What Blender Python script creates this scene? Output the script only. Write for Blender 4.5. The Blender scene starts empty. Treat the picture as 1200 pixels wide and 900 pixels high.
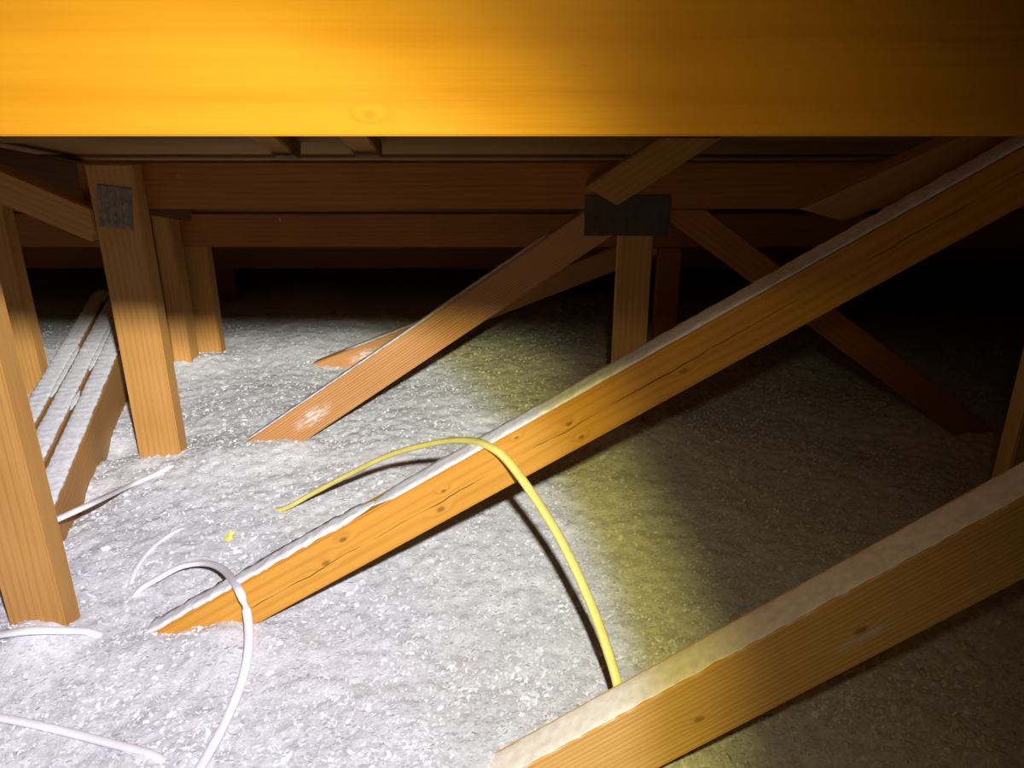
import bpy, bmesh, math, random
import numpy as np
from mathutils import Vector, Matrix, noise as mnoise

S = bpy.context.scene
COL = S.collection
random.seed(7)
RNG = np.random.default_rng(11)

# ------------------------------------------------------------------ camera
CAM_Z = 0.70                      # lens height above the loose insulation
cam = bpy.data.cameras.new('camera')
cam.sensor_width = 36.0
cam.lens = 27.0
cam.clip_start = 0.01
cam_ob = bpy.data.objects.new('camera', cam)
COL.objects.link(cam_ob)
cam_ob.location = (0, 0, CAM_Z)
cam_ob.rotation_euler = (math.radians(90 - 20.75), 0, 0)
S.camera = cam_ob

# ------------------------------------------------------------------ world (a closed, unlit attic)
w = bpy.data.worlds.new('attic_dark')
S.world = w
w.use_nodes = True
w.node_tree.nodes['Background'].inputs[0].default_value = (1.0, 0.8, 0.6, 1)
w.node_tree.nodes['Background'].inputs[1].default_value = 0.0005

# ------------------------------------------------------------------ head torch just above the lens, plus an added floor fill
LAMP = Vector((0.04, 0.0, CAM_Z + 0.098))
AIM = Vector((-0.605, 0.78, -0.89))


def torch(name, power, color, size_deg, blend, aim=AIM, radius=0.012, falloff='Constant'):
    l = bpy.data.lights.new(name, 'SPOT')
    l.energy = power
    l.color = color
    l.spot_size = math.radians(size_deg)
    l.spot_blend = blend
    l.shadow_soft_size = radius
    l.use_nodes = True
    nt = l.node_tree
    em = nt.nodes['Emission']
    fo = nt.nodes.new('ShaderNodeLightFalloff')     # collimated reflector beam
    fo.inputs['Strength'].default_value = 1.0
    nt.links.new(fo.outputs[falloff], em.inputs['Strength'])
    o = bpy.data.objects.new(name, l)
    COL.objects.link(o)
    o.location = LAMP
    o.rotation_euler = aim.to_track_quat('-Z', 'Y').to_euler()
    return o


torch('head_torch_hot', 18.0, (0.36, 0.33, 1.0), 64, 1.0)
torch('head_torch_core', 42.0, (0.60, 0.67, 1.0), 70, 0.22)
torch('head_torch_rim', 24.5, (1.0, 0.93, 0.22), 83, 0.34)
torch('far_floor_fill', 11.0, (0.95, 1.0, 0.78), 44, 1.0, aim=Vector((-0.68, 2.2, -0.80)))  # added fill lamp that brightens the far floor, not the torch's own beam
torch('head_torch_wide', 3.4, (1.0, 0.82, 0.50), 122, 1.0)
torch('head_torch_spill', 4.2, (1.0, 0.80, 0.46), 138, 1.0, falloff='Linear')

S.view_settings.view_transform = 'Standard'
S.view_settings.look = 'None'
S.view_settings.exposure = 0.0
S.view_settings.gamma = 1.0
S.view_settings.use_curve_mapping = False


# ------------------------------------------------------------------ node helpers / materials
class NT:
    def __init__(self, name):
        self.m = bpy.data.materials.new(name)
        self.m.use_nodes = True
        self.t = self.m.node_tree
        self.b = self.t.nodes['Principled BSDF']
        self.tc = self.t.nodes.new('ShaderNodeTexCoord')

    def n(self, kind, **kw):
        nd = self.t.nodes.new('ShaderNode' + kind)
        for k, v in kw.items():
            if k.startswith('_'):
                setattr(nd, k[1:], v)
        return nd

    def set(self, sock, v):
        if hasattr(v, 'is_linked') or isinstance(v, bpy.types.NodeSocket):
            self.t.links.new(v, sock)
        else:
            sock.default_value = v

    def math(self, op, a, b=0.0, c=None):
        nd = self.n('Math', _operation=op)
        self.set(nd.inputs[0], a)
        self.set(nd.inputs[1], b)
        if c is not None:
            self.set(nd.inputs[2], c)
        return nd.outputs[0]

    def vmath(self, op, a, b=(0, 0, 0)):
        nd = self.n('VectorMath', _operation=op)
        self.set(nd.inputs[0], a)
        self.set(nd.inputs[1], b)
        return nd.outputs['Value'] if op in ('LENGTH', 'DISTANCE') else nd.outputs['Vector']

    def noise(self, vec, scale, detail=3.0, rough=0.5, dist=0.0):
        nd = self.n('TexNoise')
        self.set(nd.inputs['Vector'], vec)
        nd.inputs['Scale'].default_value = scale
        nd.inputs['Detail'].default_value = detail
        nd.inputs['Roughness'].default_value = rough
        nd.inputs['Distortion'].default_value = dist
        return nd.outputs['Fac']

    def ramp(self, fac, stops):
        nd = self.n('ValToRGB')
        el = nd.color_ramp.elements
        while len(el) < len(stops):
            el.new(0.5)
        for e, (p, c) in zip(el, stops):
            e.position = p
            e.color = (*c, 1) if len(c) == 3 else c
        self.set(nd.inputs[0], fac)
        return nd.outputs[0]

    def range(self, v, a, b, c=0.0, d=1.0):
        nd = self.n('MapRange', _interpolation_type='SMOOTHSTEP')
        self.set(nd.inputs[0], v)
        for i, x in enumerate((a, b, c, d)):
            nd.inputs[1 + i].default_value = x
        return nd.outputs[0]

    def mix(self, fac, a, b):
        nd = self.n('Mix', _data_type='RGBA')
        self.set(nd.inputs[0], fac)
        self.set(nd.inputs[6], a if isinstance(a, bpy.types.NodeSocket) else (*a, 1))
        self.set(nd.inputs[7], b if isinstance(b, bpy.types.NodeSocket) else (*b, 1))
        return nd.outputs[2]

    def bump(self, h, strength, dist):
        nd = self.n('Bump')
        nd.inputs['Strength'].default_value = strength
        nd.inputs['Distance'].default_value = dist
        self.set(nd.inputs['Height'], h)
        self.t.links.new(nd.outputs[0], self.b.inputs['Normal'])


def wood(name, light, dark, knots=(), kdark=0.6, crack=None, smears=(), ring=0.35, ringk=520.0, speck=0.68, rough=0.6, spec=0.25):
    """softwood: grain runs along the local X axis"""
    N = NT(name)
    raw = N.tc.outputs['Object']
    info = N.n('ObjectInfo')
    off = N.math('MULTIPLY', info.outputs['Random'], 37.0)
    comb = N.n('CombineXYZ')
    for i in range(3):
        N.set(comb.inputs[i], off)
    p = N.vmath('ADD', raw, comb.outputs[0])
    g = N.vmath('MULTIPLY', p, (1.6, 16.0, 20.0))
    n1 = N.noise(g, 1.0, 4.0, 0.55, 0.7)
    fine = N.noise(N.vmath('MULTIPLY', p, (9.0, 330.0, 330.0)), 1.0, 2.0)
    sep = N.n('SeparateXYZ')
    N.set(sep.inputs[0], p)
    rs = N.n('SeparateXYZ')
    N.set(rs.inputs[0], raw)
    # growth rings bend round the knots
    bend = None
    kmask = None
    for (kx, kz, kr) in knots:
        d = N.vmath('LENGTH', N.vmath('MULTIPLY', N.vmath('SUBTRACT', raw, (kx, 0, kz)), (0.55 / kr, 0.0, 1.0 / kr)))
        m = N.range(d, 0.35, 1.05, 1.0, 0.0)
        wv = N.range(d, 0.3, 3.2, 1.0, 0.0)
        kmask = m if kmask is None else N.math('MAXIMUM', kmask, m)
        bend = wv if bend is None else N.math('ADD', bend, wv)
    ph = N.math('ADD', N.math('MULTIPLY', sep.outputs[2], ringk), N.math('MULTIPLY', n1, 15.0))
    if bend is not None:
        ph = N.math('ADD', ph, N.math('MULTIPLY', bend, 5.0))
    rg = N.math('MULTIPLY_ADD', N.math('SINE', ph), 0.5, 0.5)
    rg = N.math('POWER', rg, 2.2)
    big = N.noise(p, 5.5, 3.0)
    f = N.math('ADD', N.math('MULTIPLY', rg, ring), N.math('MULTIPLY', n1, 0.45))
    f = N.math('ADD', f, N.math('MULTIPLY', N.math('SUBTRACT', big, 0.5), 0.55))
    f = N.math('ADD', f, N.math('MULTIPLY', N.math('SUBTRACT', fine, 0.5), 0.35))
    col = N.ramp(f, [(0.08, light), (0.85, dark)])
    h = N.math('MULTIPLY', fine, 0.6)
    h = N.math('SUBTRACT', h, N.math('MULTIPLY', rg, 0.25))
    kd = tuple(c * 0.22 for c in dark)
    if kmask is not None:
        col = N.mix(N.math('MULTIPLY', kmask, kdark), col, kd)
    if crack is not None:
        cz, slope, half = crack[:3]
        line = N.math('SUBTRACT', rs.outputs[2], N.math('MULTIPLY_ADD', rs.outputs[0], slope, cz))
        wob = N.math('MULTIPLY', N.math('SUBTRACT', N.noise(N.vmath('MULTIPLY', raw, (14, 0, 0)), 1.0, 4.0), 0.5), 0.012)
        dd = N.math('ABSOLUTE', N.math('ADD', line, wob))
        gate = N.range(N.noise(N.vmath('MULTIPLY', raw, (9, 0, 0)), 1.0, 3.0), 0.40, 0.58)
        cm = N.math('MULTIPLY', N.range(dd, half * 0.4, half, 1.0, 0.0), gate)
        col = N.mix(N.math('MULTIPLY', cm, 0.85), col, tuple(c * 0.12 for c in dark))
        h = N.math('SUBTRACT', h, N.math('MULTIPLY', cm, 2.0))
    # settled dust specks and rubbed pale patches
    sp = N.range(N.noise(p, 34.0, 5.0, 0.65), speck, speck + 0.09)
    col = N.mix(N.math('MULTIPLY', sp, 0.55), col, (0.62, 0.58, 0.55))
    for (sx, sz, rx, rz) in smears:
        d = N.vmath('LENGTH', N.vmath('MULTIPLY', N.vmath('SUBTRACT', raw, (sx, 0, sz)), (1 / rx, 0.0, 1 / rz)))
        m = N.math('MULTIPLY', N.range(d, 0.3, 1.0, 1.0, 0.0), N.range(N.noise(N.vmath('MULTIPLY', raw, (40, 40, 190)), 1.0, 4.0, 0.7), 0.38, 0.62))
        col = N.mix(N.math('MULTIPLY', m, 0.8), col, (0.66, 0.58, 0.55))
    N.set(N.b.inputs['Base Color'], col)
    N.b.inputs['Roughness'].default_value = rough
    N.b.inputs['Specular IOR Level'].default_value = spec
    N.bump(h, 0.5, 0.0012)
    return N.m


def insulation_mat(name, a, b, scale=1.0):
    N = NT(name)
    p = N.tc.outputs['Object']
    st = N.vmath('MULTIPLY', p, (1.0, 1.0, 1.4))
    n1 = N.noise(st, 210.0 * scale, 5.0, 0.7, 0.6)
    n2 = N.noise(st, 45.0 * scale, 4.0, 0.6)
    n3 = N.noise(p, 3.0, 3.0)
    f = N.math('ADD', N.math('MULTIPLY', n1, 0.6), N.math('MULTIPLY', n2, 0.4))
    col = N.ramp(f, [(0.33, b), (0.60, a)])
    col = N.mix(N.math('MULTIPLY', N.range(n3, 0.5, 0.75), 0.25), col, (0.52, 0.50, 0.48))
    pink = N.range(N.noise(p, 8.0, 3.0, 0.6), 0.66, 0.78)
    col = N.mix(N.math('MULTIPLY', pink, 0.32), col, (0.62, 0.40, 0.38))
    N.set(N.b.inputs['Base Color'], col)
    N.b.inputs['Roughness'].default_value = 0.95
    N.b.inputs['Specular IOR Level'].default_value = 0.15
    hh = N.math('ADD', n1, N.math('MULTIPLY', n2, 1.3))
    N.bump(hh, 0.6, 0.003)
    return N.m


def simple(name, col, rough=0.5, metal=0.0, var=0.12, scale=60.0, bump=0.15, spec=0.3):
    N = NT(name)
    n1 = N.noise(N.tc.outputs['Object'], scale, 4.0, 0.6)
    c0 = tuple(x * (1 - var) for x in col)
    c1 = tuple(min(1, x * (1 + var)) for x in col)
    N.set(N.b.inputs['Base Color'], N.ramp(n1, [(0.3, c0), (0.7, c1)]))
    N.b.inputs['Roughness'].default_value = rough
    N.b.inputs['Metallic'].default_value = metal
    N.b.inputs['Specular IOR Level'].default_value = spec
    N.bump(n1, bump, 0.001)
    return N.m


PINE = dict(light=(0.49, 0.255, 0.072), dark=(0.33, 0.135, 0.027))
HONEY = dict(light=(0.62, 0.26, 0.042), dark=(0.42, 0.135, 0.014))
SHADED_PINE = dict(light=(0.37, 0.135, 0.027), dark=(0.22, 0.066, 0.010))  # wood darkened in colour to stand for weak bounce light in the shade

M_POST = wood('pine_post', ring=0.22, speck=0.70, **PINE)
M_FAR = wood('pine_far_shaded', ring=0.2, **SHADED_PINE)
M_DECK = wood('deck_plank', light=(0.36, 0.18, 0.055), dark=(0.20, 0.085, 0.022), ring=0.2)  # plank colour lowered too, holding part of the shade under the roof
M_HIP = wood('shaded_rafter', light=(0.16, 0.075, 0.03), dark=(0.09, 0.036, 0.012), ring=0.2)  # shade of the upper left corner put into the wood colour
M_BEAM = wood('honey_beam', light=(0.80, 0.36, 0.020), dark=(0.60, 0.205, 0.004), ring=0.16, ringk=260.0, speck=0.80,
              knots=[(-0.056, -0.062, 0.0020)], kdark=0.22, rough=0.6, spec=0.10)
M_INS = insulation_mat('blown_insulation', (0.70, 0.695, 0.70), (0.48, 0.475, 0.48))
M_FLAKE = simple('insulation_flake', (0.64, 0.635, 0.65), 0.8, var=0.2, scale=12.0, bump=0.0)
M_DUST = simple('white_dust', (0.80, 0.79, 0.82), 0.95, var=0.16, scale=120.0, bump=0.6, spec=0.1)
M_CREAM = simple('pale_dust', (0.86, 0.78, 0.66), 0.9, var=0.13, scale=90.0, bump=0.3, spec=0.15)
M_PLATE = simple('galvanised_plate', (0.24, 0.19, 0.14), 0.5, 0.4, var=0.4, scale=90.0)
M_PLATE_DULL = simple('dull_rusty_plate', (0.085, 0.06, 0.036), 0.8, 0.0, var=0.15, scale=30.0)
M_WHITE = simple('white_sheath', (0.80, 0.77, 0.80), 0.5, var=0.06, scale=40.0, bump=0.05)
M_YELLOW = simple('yellow_sheath', (0.82, 0.71, 0.19), 0.42, var=0.10, scale=40.0, bump=0.05)
M_SCRAP = simple('yellow_scrap', (0.85, 0.72, 0.10), 0.6, var=0.1)
M_FELT = simple('roofing_felt', (0.02, 0.018, 0.016), 0.9)


# ------------------------------------------------------------------ object helpers
def link(name, me, mat, parent=None):
    o = bpy.data.objects.new(name, me)
    COL.objects.link(o)
    if mat is not None and not me.materials:
        me.materials.append(mat)
    if parent is not None:
        o.parent = parent
    return o


def tag(o, label, cat=None, group=None, kind=None):
    if label:
        o['label'] = label
    if cat:
        o['category'] = cat
    if group:
        o['group'] = group
    if kind:
        o['kind'] = kind
    return o


def empty(name, loc):
    o = bpy.data.objects.new(name, None)
    o.empty_display_size = 0.05
    COL.objects.link(o)
    o.location = loc
    return o


def clip(poly, a, b, c):
    """keep the side a*x + b*z <= c of a convex polygon"""
    out = []
    for i in range(len(poly)):
        p, q = poly[i], poly[(i + 1) % len(poly)]
        dp, dq = a * p[0] + b * p[1] - c, a * q[0] + b * q[1] - c
        if dp <= 0:
            out.append(p)
        if dp * dq < 0:
            t = dp / (dp - dq)
            out.append((p[0] + (q[0] - p[0]) * t, p[1] + (q[1] - p[1]) * t))
    return out


def prism(poly, thick, bev=0.0022):
    """outline in local X/Z, extruded along local Y from 0 to thick, edges eased"""
    bm = bmesh.new()
    vs = [bm.verts.new((x, 0, z)) for x, z in poly]
    f = bm.faces.new(vs)
    r = bmesh.ops.extrude_face_region(bm, geom=[f])
    for v in r['geom']:
        if isinstance(v, bmesh.types.BMVert):
            v.co.y += thick
    bmesh.ops.recalc_face_normals(bm, faces=bm.faces[:])
    if bev:
        bmesh.ops.bevel(bm, geom=bm.edges[:], offset=bev, segments=2, affect='EDGES', clamp_overlap=True)
    me = bpy.data.meshes.new('timber')
    bm.to_mesh(me)
    bm.free()
    return me


def timber(name, p0, p1, width, thick, yf, mat, cuts=(), parent=None, ploc=(0, 0, 0), bev=0.0022):
    """board whose wide face looks at -Y: axis p0 -> p1 in (x, z), front face at y = yf.
    cuts: half planes (a, b, c) kept where a*x + b*z <= c, in world x/z."""
    a, b = Vector((p0[0], p0[1])), Vector((p1[0], p1[1]))
    L = (b - a).length
    u = (b - a) / L
    n = Vector((-u.y, u.x))
    hw = width / 2
    corners = [a - n * hw, b - n * hw, b + n * hw, a + n * hw]
    poly = [(c.x, c.y) for c in corners]
    for c in cuts:
        poly = clip(poly, *c)
    loc = []
    for (x, z) in poly:
        d = Vector((x, z)) - a
        loc.append((d.dot(u), d.dot(n)))
    me = prism(loc, thick, bev)
    o = link(name, me, mat, parent)
    o.location = Vector((a.x, yf, a.y)) - Vector(ploc)
    o.rotation_euler = (0, -math.atan2(u.y, u.x), 0)
    return o


def dust_layer(parent, x0, x1, ztop, y0, y1, mat, h=0.003, ragged=0.25, name='dust_layer', seed=0, step=0.006, label=None):
    """irregular skin of dust lying on the upper edge of a board (parent's local axes)"""
    n = max(4, int((x1 - x0) / step))
    bm = bmesh.new()
    rows = []
    for i in range(n + 1):
        t = i / n
        x = x0 + (x1 - x0) * t
        e = min(1, min(t, 1 - t) * n / 6.0)
        r0 = ragged * abs(mnoise.noise((x * 38 + seed, 0.3, seed))) + ragged * .4 * abs(mnoise.noise((x * 130, 7.1, seed)))
        r1 = ragged * abs(mnoise.noise((x * 38 + seed, 9.3, seed))) + ragged * .4 * abs(mnoise.noise((x * 130, 3.1, seed)))
        a = y0 + (y1 - y0) * (r0 + (1 - e) * .3)
        b = y1 - (y1 - y0) * (r1 + (1 - e) * .3)
        row = []
        for k, f in enumerate((0, .08, .35, .65, .92, 1)):
            y = a + (b - a) * f
            hh = 0 if k in (0, 5) else h * (0.55 + 0.6 * mnoise.noise((x * 70, y * 160, seed)) + .35) * (0.3 + .7 * e)
            row.append(bm.verts.new((x, y, ztop - 0.0006 + max(hh, 0.0008 if k not in (0, 5) else 0))))
        rows.append(row)
    for i in range(n):
        for k in range(5):
            bm.faces.new((rows[i][k], rows[i + 1][k], rows[i + 1][k + 1], rows[i][k + 1]))
    bot = [bm.faces.new([r[0] for r in rows][::1] + [r[5] for r in rows][::-1])]
    bmesh.ops.recalc_face_normals(bm, faces=bm.faces[:])
    for f in bm.faces:
        f.smooth = True
    me = bpy.data.meshes.new(name)
    bm.to_mesh(me)
    bm.free()
    o = link(name, me, mat, parent)
    if label:
        o['label'] = label
    return o


def boxes(name, items, mat, parent=None, bev=0.0):
    bm = bmesh.new()
    for (x0, x1, y0, y1, z0, z1) in items:
        r = bmesh.ops.create_cube(bm, size=1.0)
        for v in r['verts']:
            v.co = Vector(((x0 + x1) / 2 + v.co.x * (x1 - x0), (y0 + y1) / 2 + v.co.y * (y1 - y0), (z0 + z1) / 2 + v.co.z * (z1 - z0)))
    if bev:
        bmesh.ops.bevel(bm, geom=bm.edges[:], offset=bev, segments=1, affect='EDGES')
    me = bpy.data.meshes.new(name)
    bm.to_mesh(me)
    bm.free()
    return link(name, me, mat, parent)


def nail_plate(parent, x, y, z, wx, wz, tilt=0.0, label='grey toothed metal nail plate', mat=None):
    """pressed connector plate with rows of punched teeth, face towards -Y (world coords given)"""
    it = [(-wx / 2, wx / 2, -0.0012, 0.0, -wz / 2, wz / 2)]
    nx, nz = max(3, int(wx / 0.012)), max(3, int(wz / 0.016))
    for i in range(nx):
        for k in range(nz):
            cx = -wx / 2 + (i + .5) * wx / nx
            cz = -wz / 2 + (k + .5) * wz / nz + (0.003 if i % 2 else -0.003)
            it.append((cx - .0016, cx + .0016, -0.0026, -0.001, cz - .005, cz + .005))
    o = boxes('nail_plate', it, mat or M_PLATE, parent)
    o.location = Vector((x, y, z)) - (parent.location if parent else Vector())
    o.rotation_euler = (0, tilt, 0)
    o['label'] = label
    return o


# ------------------------------------------------------------------ the insulation floor
def fnoise(X, Y, freq, seed):
    """smooth value noise on arrays"""
    r = np.random.default_rng(seed)
    n = 512
    g = r.random((n, n))
    fx, fy = X * freq + 200.3, Y * freq + 200.7
    ix, iy = np.floor(fx).astype(int), np.floor(fy).astype(int)
    tx, ty = fx - ix, fy - iy
    tx, ty = tx * tx * (3 - 2 * tx), ty * ty * (3 - 2 * ty)
    ix0, iy0, ix1, iy1 = ix % n, iy % n, (ix + 1) % n, (iy + 1) % n
    return (g[ix0, iy0] * (1 - tx) + g[ix1, iy0] * tx) * (1 - ty) + (g[ix0, iy1] * (1 - tx) + g[ix1, iy1] * tx) * ty - .5


# mounds of insulation heaped against timbers: x, y, height, radius
MOUNDS = [(-0.66, 0.87, 0.028, 0.05), (-0.40, 0.86, 0.030, 0.06), (-0.50, 0.86, 0.015, 0.05), (-0.47, 1.44, 0.022, 0.06), (-0.74, 1.45, 0.012, 0.06),
          (-0.60, 1.42, 0.030, 0.11), (-0.88, 2.04, 0.03, 0.10), (-1.0, 2.0, 0.02, 0.08), (-0.46, 2.05, -0.035, 0.16),
          (0.26, 1.52, 0.06, 0.16), (0.95, 1.55, 0.03, 0.14), (-0.80, 1.25, -0.02, 0.05), (-0.86, 1.50, -0.025, 0.05)]


def ground(X, Y):
    z = 0.050 * fnoise(X, Y, 1.7, 1) + 0.022 * fnoise(X, Y, 5.0, 2) + 0.006 * fnoise(X, Y, 17.0, 3)
    z = z + 0.0034 * fnoise(X, Y, 48.0, 4) + 0.0038 * fnoise(X, Y, 90.0, 5)
    for (mx, my, mh, mr) in MOUNDS:
        z = z + mh * np.exp(-((X - mx) ** 2 + (Y - my) ** 2) / (mr * mr))
    return z


def gz(x, y):
    return float(ground(np.array([x]), np.array([y]))[0])


def build_floor():
    xs = np.concatenate([np.arange(-3.0, -1.3, 0.03), np.arange(-1.3, 1.0, 0.0055), np.arange(1.0, 2.8, 0.02)])
    ys = np.concatenate([np.arange(-0.6, 0.45, 0.03), np.arange(0.45, 1.6, 0.0055), np.arange(1.6, 2.6, 0.0085), np.arange(2.6, 3.6, 0.03)])
    X, Y = np.meshgrid(xs, ys)
    Z = ground(X, Y)
    nx, ny = len(xs), len(ys)
    co = np.stack([X, Y, Z], -1).reshape(-1, 3).astype(np.float32)
    i = np.arange(nx * ny).reshape(ny, nx)
    q = np.stack([i[:-1, :-1], i[:-1, 1:], i[1:, 1:], i[1:, :-1]], -1).reshape(-1).astype(np.int32)
    me = bpy.data.meshes.new('floor')
    nf = len(q) // 4
    me.vertices.add(len(co))
    me.vertices.foreach_set('co', co.ravel())
    me.loops.add(len(q))
    me.loops.foreach_set('vertex_index', q)
    me.polygons.add(nf)
    me.polygons.foreach_set('loop_start', np.arange(0, nf * 4, 4, dtype=np.int32))
    me.polygons.foreach_set('use_smooth', np.ones(nf, dtype=bool))
    me.update(calc_edges=True)
    o = link('floor', me, M_INS)
    tag(o, 'loose grey white blown insulation covering the attic floor', kind='structure')
    return o


def build_flakes(floor):
    """little curled chips of the blown insulation lying proud of the surface"""
    n = 110000
    y = 0.5 + 2.1 * RNG.random(n) ** 1.5
    x = (RNG.random(n) - 0.5) * (1.15 * y + 0.55) * 1.25
    x = np.clip(x, -1.9, 1.9)
    z = ground(x, y)
    ang = RNG.normal(0.75, 0.7, n)
    ln = RNG.gamma(3.0, 0.00055, n) + 0.0008 + 0.0006 * (y - 0.6)
    wd = ln * RNG.uniform(0.25, 0.6, n)
    tilt = RNG.normal(0, 0.26, n)
    roll = RNG.normal(0, 0.3, n)
    lx, ly = np.cos(ang), np.sin(ang)
    d = np.stack([lx * np.cos(tilt), ly * np.cos(tilt), np.sin(tilt)], -1) * ln[:, None]
    s = np.stack([-ly * np.cos(roll), lx * np.cos(roll), np.sin(roll)], -1) * wd[:, None]
    c = np.stack([x, y, z + 0.0010], -1)
    up = np.zeros_like(c)
    up[:, 2] = wd * 0.5
    P = np.stack([c - d - s, c - d + s, c - s * 1.1 + up, c + s * 1.1 + up, c + d - s * .7, c + d + s * .7], 1)
    co = P.reshape(-1, 3).astype(np.float32)
    base = (np.arange(n) * 6)[:, None]
    q = np.concatenate([base + np.array([[0, 2, 3, 1]]), base + np.array([[2, 4, 5, 3]])], 1).reshape(-1).astype(np.int32)
    me = bpy.data.meshes.new('insulation_flakes')
    nf = len(q) // 4
    me.vertices.add(len(co))
    me.vertices.foreach_set('co', co.ravel())
    me.loops.add(len(q))
    me.loops.foreach_set('vertex_index', q)
    me.polygons.add(nf)
    me.polygons.foreach_set('loop_start', np.arange(0, nf * 4, 4, dtype=np.int32))
    me.update(calc_edges=True)
    o = link('insulation_flakes', me, M_FLAKE, floor)
    tag(o, 'pale curled flakes of loose insulation', kind='stuff')


floor = build_floor()
build_flakes(floor)

# ------------------------------------------------------------------ the sloping roof deck, one plank after another
SL = 0.32
DECK0 = CAM_Z + 0.40


def deck_z(y):
    return DECK0 - SL * y


def build_deck():
    th = math.atan(SL)
    cy, sy = math.cos(th), math.sin(th)
    y0, y1 = -0.7445, 3.45
    L = (y1 - y0) / cy
    bm = bmesh.new()
    vs = [bm.verts.new(v) for v in ((-3, 0, 0.022), (3, 0, 0.022), (3, L, 0.022), (-3, L, 0.022),
                                    (-3, 0, 0.030), (3, 0, 0.030), (3, L, 0.030), (-3, L, 0.030))]
    for f in ((0, 1, 2, 3), (7, 6, 5, 4), (0, 4, 5, 1), (1, 5, 6, 2), (2, 6, 7, 3), (3, 7, 4, 0)):
        bm.faces.new([vs[i] for i in f])
    bmesh.ops.recalc_face_normals(bm, faces=bm.faces[:])
    me = bpy.data.meshes.new('ceiling')
    bm.to_mesh(me)
    bm.free()
    ce = link('ceiling', me, M_FELT)
    ce.location = (0, y0, deck_z(y0))
    ce.rotation_euler = (-th, 0, 0)
    tag(ce, 'low sloping underside of the boarded roof', kind='structure')
    pw, gap = 0.108, 0.006
    n = int(L / (pw + gap))
    bm = bmesh.new()
    r = bmesh.ops.create_cube(bm, size=1.0)
    for v in r['verts']:
        v.co = Vector((v.co.x * 5.9, v.co.y * pw, v.co.z * 0.020))
    bmesh.ops.bevel(bm, geom=bm.edges[:], offset=0.002, segments=1, affect='EDGES')
    me = bpy.data.meshes.new('plank')
    bm.to_mesh(me)
    bm.free()
    for k in range(n):
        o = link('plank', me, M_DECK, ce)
        o.location = (0, (k + .5) * (pw + gap), 0.0105 + (0.007 if k % 2 else 0.0))
    return ce


ceiling = build_deck()


def sloped(name, x0, y0, x1, y1, wid, dep, mat, drop=0.0):
    """rafter under the deck, following its slope from (x0, y0) to (x1, y1)"""
    a = Vector((x0, y0, deck_z(y0) - drop))
    b = Vector((x1, y1, deck_z(y1) - drop))
    d = (b - a)
    L = d.length
    u = d.normalized()
    s = u.cross(Vector((0, 0, 1))).normalized()
    up = s.cross(u)
    me = prism([(0, -dep), (L, -dep), (L, 0), (0, 0)], wid, 0.002)
    o = link(name, me, mat)
    # local X = u, local Y = -s (thickness), local Z = up
    yv = up.cross(u)
    m = Matrix((u, yv, up)).transposed().to_4x4()
    m.translation = a - yv * (wid / 2)
    o.matrix_world = m
    return o


o = sloped('jack_rafter', -0.425, 0.55, -0.425, 1.535, 0.044, 0.030, M_DECK)
tag(o, 'short rafter end under the roof boards, farther left of the two stubs', 'rafter', 'rafter stubs under the roof boards')
o = sloped('jack_rafter', -0.272, 0.55, -0.272, 1.530, 0.050, 0.028, M_DECK)
tag(o, 'short rafter end under the roof boards, right one of the two stubs', 'rafter', 'rafter stubs under the roof boards')
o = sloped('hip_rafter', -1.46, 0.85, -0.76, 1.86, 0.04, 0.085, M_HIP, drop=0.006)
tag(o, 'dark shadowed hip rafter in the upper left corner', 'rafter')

# ------------------------------------------------------------------ the big near cross beam
beam = timber('cross_beam', (-1.3, CAM_Z + 0.054), (1.5, CAM_Z + 0.054), 0.140, 0.038, 0.32, M_BEAM, bev=0.0006)
# the material's knot is placed in the beam's own coordinates
tag(beam, 'wide glowing orange beam running across the whole top, nearest timber', 'beam')
# re-centre so that local x = 0 lies in front of the lens
for v in beam.data.vertices:
    v.co.x -= 1.3
beam.location.x += 1.3

# ------------------------------------------------------------------ nearest diagonal (bottom right)
FL = -0.06     # timbers run down through the insulation to the bottom chord


def diag_pts(x, z, ang, x0, x1):
    t = math.tan(math.radians(ang))
    return (x0, z + (x0 - x) * t), (x1, z + (x1 - x) * t)


M_D3 = wood('near_diagonal_wood', light=(0.76, 0.44, 0.13), dark=(0.50, 0.23, 0.045), ring=0.32, ringk=1150.0, speck=0.68,
            knots=[(0.415, -0.008, 0.0045), (0.60, -0.004, 0.005)], smears=[(0.60, -0.012, 0.05, 0.008)])
p0, p1 = diag_pts(0.0, -0.0286, 35.6, -0.15, 1.25)
d3 = timber('diagonal_brace', p0, p1, 0.083, 0.046, 0.615, M_D3, cuts=[(0, -1, -FL), (0, 1, 0.87)])
tag(d3, 'pale topped diagonal timber crossing the lower right corner, nearest brace', 'brace')
dust_layer(d3, 0.03, 1.30, 0.0415, 0.001, 0.045, M_CREAM, h=0.0014, ragged=0.08, seed=3, label='pale cream dust on the upper edge')

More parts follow.
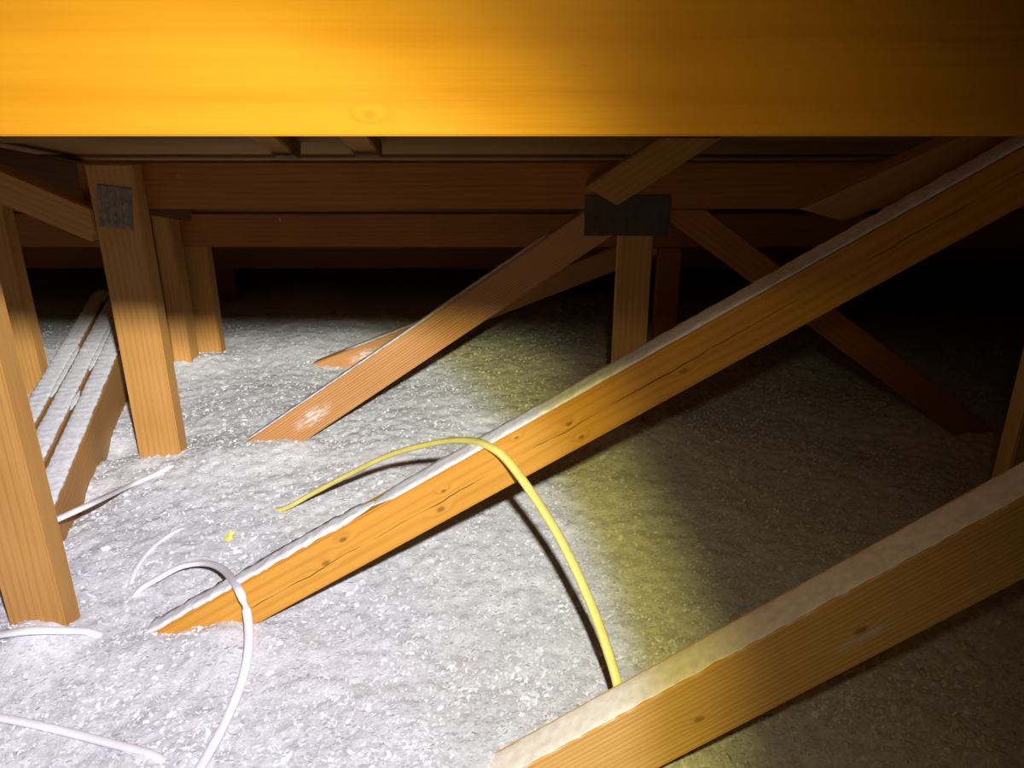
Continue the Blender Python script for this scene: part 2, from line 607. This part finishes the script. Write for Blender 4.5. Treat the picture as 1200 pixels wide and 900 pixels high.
# ------------------------------------------------------------------ middle diagonal carrying the yellow cable
M_D2 = wood('middle_diagonal_wood', light=(0.66, 0.31, 0.045), dark=(0.44, 0.165, 0.015), ring=0.25, ringk=430.0, speck=0.72,
            knots=[(0.433, -0.002, 0.005), (0.474, 0.016, 0.0045), (0.61, -0.014, 0.0045), (0.628, 0.007, 0.003), (0.748, 0.022, 0.0025),
                   (0.814, 0.004, 0.0035), (0.818, -0.020, 0.0035), (0.968, -0.008, 0.0045)],
            crack=(-0.010, 0.010, 0.0009))
p0, p1 = diag_pts(0.0, 0.2647, 31.55, -0.62, 0.72)
d2 = timber('diagonal_brace', p0, p1, 0.064, 0.040, 0.88, M_D2, cuts=[(0, -1, -FL), (0, 1, CAM_Z - 0.03)])
tag(d2, 'long knotty diagonal timber across the middle with the yellow cable over it', 'brace')
dust_layer(d2, 0.10, 0.532, 0.032, 0.001, 0.041, M_DUST, h=0.005, ragged=0.20, seed=5, label='thin white dust on the upper edge')
dust_layer(d2, 0.53, 1.45, 0.032, 0.000, 0.040, M_DUST, h=0.003, ragged=0.05, seed=8, label='thick white dust on the upper edge')

# horizontal chord of that truss, hidden behind the near beam, that the brace and posts hang from
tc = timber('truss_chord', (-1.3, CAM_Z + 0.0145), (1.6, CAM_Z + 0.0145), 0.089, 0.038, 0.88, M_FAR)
tag(tc, 'horizontal chord hidden right behind the wide orange beam', 'beam')

post = timber('timber_post', (-0.660, -0.12), (-0.660, CAM_Z - 0.03), 0.078, 0.038, 0.88, M_POST)
tag(post, 'tan wooden post at the far left edge, nearest upright', 'post')
post = timber('timber_post', (0.792, -0.12), (0.792, deck_z(1.06) - 0.01), 0.064, 0.038, 1.05, M_POST)
tag(post, 'dim upright timber at the right edge above the pale topped diagonal', 'post')

# short stub behind the upper end of the middle diagonal
(p0, p1) = diag_pts(0.385, CAM_Z - 0.128, 25.5, 0.30, 0.80)
st = timber('brace_stub', p0, p1, 0.040, 0.034, 0.925, M_POST, cuts=[(0, 1, CAM_Z + 0.08), (-0.25, -1, -(0.25 * 0.385 + CAM_Z - 0.140))])
tag(st, 'short dim slanting stub above the upper end of the middle diagonal, right', 'brace')

# ------------------------------------------------------------------ second truss (y = 1.46) with its nail plates
YT = 1.46
M_D1 = wood('far_diagonal_wood', light=(0.50, 0.25, 0.095), dark=(0.31, 0.12, 0.032), ring=0.45, ringk=1250.0, speck=0.72,
            smears=[(0.41, 0.0, 0.06, 0.022)])
tr = empty('roof_truss', (-0.10, YT, 0.0))
TL = (-0.10, YT, 0.0)
tag(tr, 'timber roof truss with a plated joint behind the middle diagonal', 'truss')
zA = CAM_Z - 0.203
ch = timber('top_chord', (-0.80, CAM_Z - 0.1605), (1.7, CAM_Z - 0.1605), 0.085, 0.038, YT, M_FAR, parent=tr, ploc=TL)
ch['label'] = 'horizontal brown top chord in shadow'
XP = 0.236
p0, p1 = diag_pts(0.0, 0.358, 34.5, -0.75, 0.30)
d1 = timber('diagonal_web', p0, p1, 0.068, 0.038, YT, M_D1, cuts=[(0, -1, -FL), (0, 1, zA), (1, 0, XP - 0.034)], parent=tr, ploc=TL)
d1['label'] = 'diagonal web with striped grain and a pale rubbed patch'
dust_layer(d1, 0.24, 1.02, 0.034, 0.004, 0.036, M_DUST, h=0.002, ragged=0.2, seed=13, label='thin white dust on the upper edge')
pw = timber('vertical_web', (XP, FL), (XP, zA), 0.064, 0.038, YT, M_POST, parent=tr, ploc=TL)
pw['label'] = 'upright web under the central plated joint'
p0, p1 = diag_pts(0.0, 0.718, -35.2, 0.20, 1.15)
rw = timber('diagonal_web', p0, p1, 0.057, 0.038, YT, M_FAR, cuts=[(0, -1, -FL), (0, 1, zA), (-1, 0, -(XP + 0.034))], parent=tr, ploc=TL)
rw['label'] = 'dark diagonal web falling to the right'
lp = timber('vertical_web', (-0.722, FL), (-0.722, CAM_Z - 0.1185), 0.085, 0.038, YT - 0.0385, M_POST, parent=tr, ploc=TL)
lp['label'] = 'tan upright web, bright below a sharp shadow line'
p0, p1 = diag_pts(-0.80, CAM_Z - 0.215, -24.5, -1.25, -0.765)
ul = timber('upper_web', p0, p1, 0.060, 0.036, YT - 0.038, M_POST, cuts=[(1, 0, -0.767)], parent=tr, ploc=TL)
ul['label'] = 'slanting member coming in from the left edge'
p0, p1 = diag_pts(0.25, CAM_Z - 0.118, 33.0, 0.145, 0.60)
us = timber('upper_web', p0, p1, 0.060, 0.036, YT - 0.038, M_POST, cuts=[(0, 1, deck_z(YT) - 0.005), (-0.5, -0.86, -(0.5 * 0.145 + 0.86 * (CAM_Z - 0.165)))], parent=tr, ploc=TL)
us['label'] = 'short blunt web rising from the central joint'
nail_plate(tr, XP - 0.02, YT - 0.0005, zA - 0.012, 0.16, 0.075, label='dark metal nail plate at the central joint', mat=M_PLATE_DULL)
nail_plate(tr, -0.722, YT - 0.039, CAM_Z - 0.195, 0.062, 0.075, 0.12, label='scratched metal nail plate on the left upright')

# side post standing beyond the nearest left post
post = timber('timber_post', (-1.218, FL), (-1.218, CAM_Z - 0.22), 0.085, 0.038, 1.80, M_POST)
tag(post, 'upright timber mostly hidden behind the nearest left post', 'post')

# ------------------------------------------------------------------ third truss (y = 2.07)
Y3 = 2.07
t3 = empty('roof_truss', (-0.10, Y3, 0.0))
TL3 = (-0.10, Y3, 0.0)
tag(t3, 'dark lower truss farther back, behind the plated truss', 'truss')
zB = CAM_Z - 0.389
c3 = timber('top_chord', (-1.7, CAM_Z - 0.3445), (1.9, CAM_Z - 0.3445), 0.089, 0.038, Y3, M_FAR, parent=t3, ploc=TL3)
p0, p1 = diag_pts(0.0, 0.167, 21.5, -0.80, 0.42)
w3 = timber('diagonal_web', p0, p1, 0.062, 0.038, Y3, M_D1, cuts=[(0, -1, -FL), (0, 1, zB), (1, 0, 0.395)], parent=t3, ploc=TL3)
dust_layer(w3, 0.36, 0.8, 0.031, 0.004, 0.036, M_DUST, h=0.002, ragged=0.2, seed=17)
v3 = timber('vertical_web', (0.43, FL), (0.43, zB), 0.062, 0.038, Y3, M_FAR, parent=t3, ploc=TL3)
r3 = timber('vertical_web', (-0.882, FL), (-0.882, zB), 0.090, 0.038, Y3 + 0.03, M_POST, parent=t3, ploc=TL3)
r3['label'] = 'broad upright web standing in the insulation'

# doubled upright beside it
dp = empty('doubled_post', (-0.93, 2.0, 0.0))
tag(dp, 'narrow doubled upright just right of the tan left web', 'post')
for k, (x, wdt, yy) in enumerate(((-0.958, 0.046, 1.985), (-0.909, 0.046, 2.005))):
    b = timber('stud', (x, FL), (x, CAM_Z - 0.255 - 0.0), wdt, 0.062, yy - 0.0, M_POST, parent=dp, ploc=(-0.93, 2.0, 0.0))

# ------------------------------------------------------------------ last truss near the eaves
t4 = empty('roof_truss', (-0.10, 2.68, 0.0))
TL4 = (-0.10, 2.68, 0.0)
tag(t4, 'lowest dark truss at the back near the eaves', 'truss')
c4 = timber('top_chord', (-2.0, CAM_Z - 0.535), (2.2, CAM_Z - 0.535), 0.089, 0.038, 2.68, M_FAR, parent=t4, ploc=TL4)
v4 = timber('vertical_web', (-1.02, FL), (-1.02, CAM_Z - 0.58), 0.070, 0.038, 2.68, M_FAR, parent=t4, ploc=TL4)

# ------------------------------------------------------------------ built-up girder of laid plies at the left
gd = empty('built_up_girder', (-0.72, 1.00, 0.0))
tag(gd, 'white dusty beam of three plies running away behind the left posts', 'beam')
ga = Vector((-0.724, 1.02, 0.055))
gb = Vector((-1.168, 2.42, 0.132))
u = (gb - ga)
GL = u.length
u.normalize()
sx = u.cross(Vector((0, 0, 1))).normalized()       # to the right of travel
up = sx.cross(u)
R = Matrix((u, -sx, up)).transposed().to_4x4()
for k in range(3):
    me = prism([(0.02 * k, -0.135), (GL - 0.015 * k, -0.135), (GL - 0.015 * k, 0), (0.02 * k, 0)], 0.046, 0.003)
    o = link('ply', me, M_POST, gd)
    m = R.copy()
    m.translation = ga + (-sx) * (k * 0.0525) - Vector(gd.location) + up * (-0.002 * k)
    o.matrix_local = m
    dust_layer(o, 0.03, GL - 0.05, 0.0, 0.001, 0.045, M_DUST, h=0.0035, ragged=0.07, seed=21 + k, label='thick white dust')
# dust that bridges the slots between the plies here and there
for k, (a0, a1) in ((0, (0.05, 0.20)), (0, (0.50, 0.60)), (0, (0.72, 1.38)), (1, (0.05, 0.22)), (1, (0.58, 0.90)), (1, (1.28, 1.4))):
    o = dust_layer(gd, a0, a1, 0.0, -0.003, 0.0095, M_DUST, h=0.003, ragged=0.12, seed=31 + k + a0, name='dust_bridge')
    m = R.copy()
    m.translation = ga + (-sx) * (k * 0.0525 + 0.046) - Vector(gd.location)
    o.matrix_local = m


# ------------------------------------------------------------------ cables
def spline(pts, step=0.004):
    P = [Vector(p) for p in pts]
    P = [P[0] * 2 - P[1]] + P + [P[-1] * 2 - P[-2]]
    out = []
    for i in range(1, len(P) - 2):
        p0, p1, p2, p3 = P[i - 1:i + 3]
        n = max(2, int((p2 - p1).length / step))
        for k in range(n):
            t = k / n
            out.append(0.5 * ((2 * p1) + (-p0 + p2) * t + (2 * p0 - 5 * p1 + 4 * p2 - p3) * t * t + (-p0 + 3 * p1 - 3 * p2 + p3) * t ** 3))
    out.append(P[-2])
    return out


def cable(name, pts, wide, thin, mat, label, group=None):
    path = spline(pts)
    bm = bmesh.new()
    rings = []
    n = 12
    for i, p in enumerate(path):
        t = (path[min(i + 1, len(path) - 1)] - path[max(i - 1, 0)]).normalized()
        s = t.cross(Vector((0, 0, 1)))
        s = s.normalized() if s.length > 1e-3 else Vector((1, 0, 0))
        nn = s.cross(t).normalized()
        ring = []
        for k in range(n):
            a = 2 * math.pi * k / n
            ca, sa = math.cos(a), math.sin(a)
            ca = math.copysign(abs(ca) ** 0.75, ca)
            sa = math.copysign(abs(sa) ** 0.75, sa)
            ring.append(bm.verts.new(p + s * (ca * wide / 2) + nn * (sa * thin / 2)))
        rings.append(ring)
    for i in range(len(rings) - 1):
        for k in range(n):
            bm.faces.new((rings[i][k], rings[i][(k + 1) % n], rings[i + 1][(k + 1) % n], rings[i + 1][k]))
    bm.faces.new(rings[0][::-1])
    bm.faces.new(rings[-1])
    bmesh.ops.recalc_face_normals(bm, faces=bm.faces[:])
    for f in bm.faces:
        f.smooth = True
    base = Vector(path[0])
    for v in bm.verts:
        v.co -= base
    me = bpy.data.meshes.new(name)
    bm.to_mesh(me)
    bm.free()
    o = link(name, me, mat)
    o.location = base
    tag(o, label, 'cable', group)
    return o


def G(x, y, h):
    return (x, y, gz(x, y) + h)


def FP(u, v, h=0.0):
    """point at height h above mean insulation level seen near photo pixel (u, v); used to read plan positions off the photo"""
    p = math.radians(20.75)
    dx, dy = (u - 600) / 900, (v - 450) / 900
    yy, zz = math.cos(p) - dy * math.sin(p), -(math.sin(p) + dy * math.cos(p))
    t = (CAM_Z - h) / -zz
    return (dx * t, yy * t)


def PY(u, v, y):
    """point on the upright plane at depth y seen near photo pixel (u, v)"""
    p = math.radians(20.75)
    dx, dy = (u - 600) / 900, (v - 450) / 900
    yy, zz = math.cos(p) - dy * math.sin(p), -(math.sin(p) + dy * math.cos(p))
    return (dx * y / yy, y, CAM_Z + zz * y / yy)


def laid(pix):
    out = []
    for (u_, v_, h_) in pix:
        x, y = FP(u_, v_, max(h_, 0))
        for _ in range(4):
            x, y = FP(u_, v_, gz(x, y) + max(h_, 0))
        out.append((x, y, gz(x, y) + h_))
    return out


cable('electrical_cable',
      [G(-0.470, 1.25, -0.02), G(-0.412, 1.205, 0.004), PY(365, 579, 1.165), PY(405, 558, 1.12), PY(455, 534, 1.055), PY(505, 520, 0.985),
       PY(545, 516, 0.925), PY(573, 523, 0.878), PY(600, 546, 0.850), PY(650, 620, 0.800), PY(690, 702, 0.752), PY(716, 775, 0.712),
       PY(726, 815, 0.690), (0.132, 0.675, 0.0), (0.136, 0.670, -0.05)],
      0.0115, 0.0085, M_YELLOW, 'yellow sheathed cable arching over the long middle diagonal')
cable('electrical_cable', laid([(-90, 752, 0.0), (-30, 748, 0.012), (30, 741, 0.014), (75, 739, 0.010), (108, 741, 0.003), (135, 745, -0.02)]),
      0.0135, 0.008, M_WHITE, 'white cable on the insulation at the foot of the nearest left post')
cable('electrical_cable', [PY(45, 618, 1.02), PY(75, 605, 1.06), PY(112, 588, 1.12)] + laid([(150, 570, 0.014), (180, 557, 0.006), (200, 547, 0.000), (216, 541, -0.02)]),
      0.0125, 0.008, M_WHITE, 'white cable sticking out from behind the nearest left post')
cable('electrical_cable', laid([(150, 696, -0.02), (163, 691, 0.006), (185, 678, 0.016), (212, 664, 0.026), (240, 660, 0.036), (262, 668, 0.060)]) + [PY(280, 692, 0.866), PY(290, 722, 0.855)] + laid([
      (291, 760, 0.034), (283, 800, 0.022), (266, 842, 0.012), (245, 882, 0.008), (225, 915, 0.006), (200, 950, -0.01)]),
      0.0115, 0.0075, M_WHITE, 'white cable looping over the buried foot of the middle diagonal')
cable('electrical_cable', laid([(152, 700, -0.015), (154, 684, -0.002), (160, 667, 0.001), (175, 646, 0.002), (194, 630, 0.001), (212, 620, -0.001), (228, 612, -0.012)]),
      0.0080, 0.006, M_WHITE, 'thin half buried white cable curving above the cable loop')
cable('electrical_cable', laid([(-80, 830, 0.004), (-20, 838, 0.005), (40, 849, 0.004), (90, 861, 0.004), (140, 874, 0.002), (180, 886, 0.000), (215, 900, -0.014)]),
      0.0105, 0.0075, M_WHITE, 'half buried white cable in the bottom left corner')

# ------------------------------------------------------------------ a torn yellow scrap
bm = bmesh.new()
sx0, sy0 = FP(268, 630)
outline = [(-0.006, -0.008), (0.001, -0.010), (0.007, -0.002), (0.005, 0.006), (0.008, 0.012), (0.000, 0.009), (-0.004, 0.003)]
lo = [bm.verts.new((x, y, 0.0015 * math.sin(x * 600))) for x, y in outline]
hi = [bm.verts.new((x * .95, y * .95, 0.0022 + 0.0015 * math.sin(x * 600 + 1))) for x, y in outline]
bm.faces.new(lo[::-1])
bm.faces.new(hi)
for i in range(7):
    bm.faces.new((lo[i], lo[(i + 1) % 7], hi[(i + 1) % 7], hi[i]))
bmesh.ops.recalc_face_normals(bm, faces=bm.faces[:])
me = bpy.data.meshes.new('sheath_scrap')
bm.to_mesh(me)
bm.free()
o = link('sheath_scrap', me, M_SCRAP)
o.location = (sx0, sy0, gz(sx0, sy0) + 0.003)
o.rotation_euler = (0.35, 0.1, 0)
tag(o, 'tiny yellow scrap lying on the insulation', 'scrap')
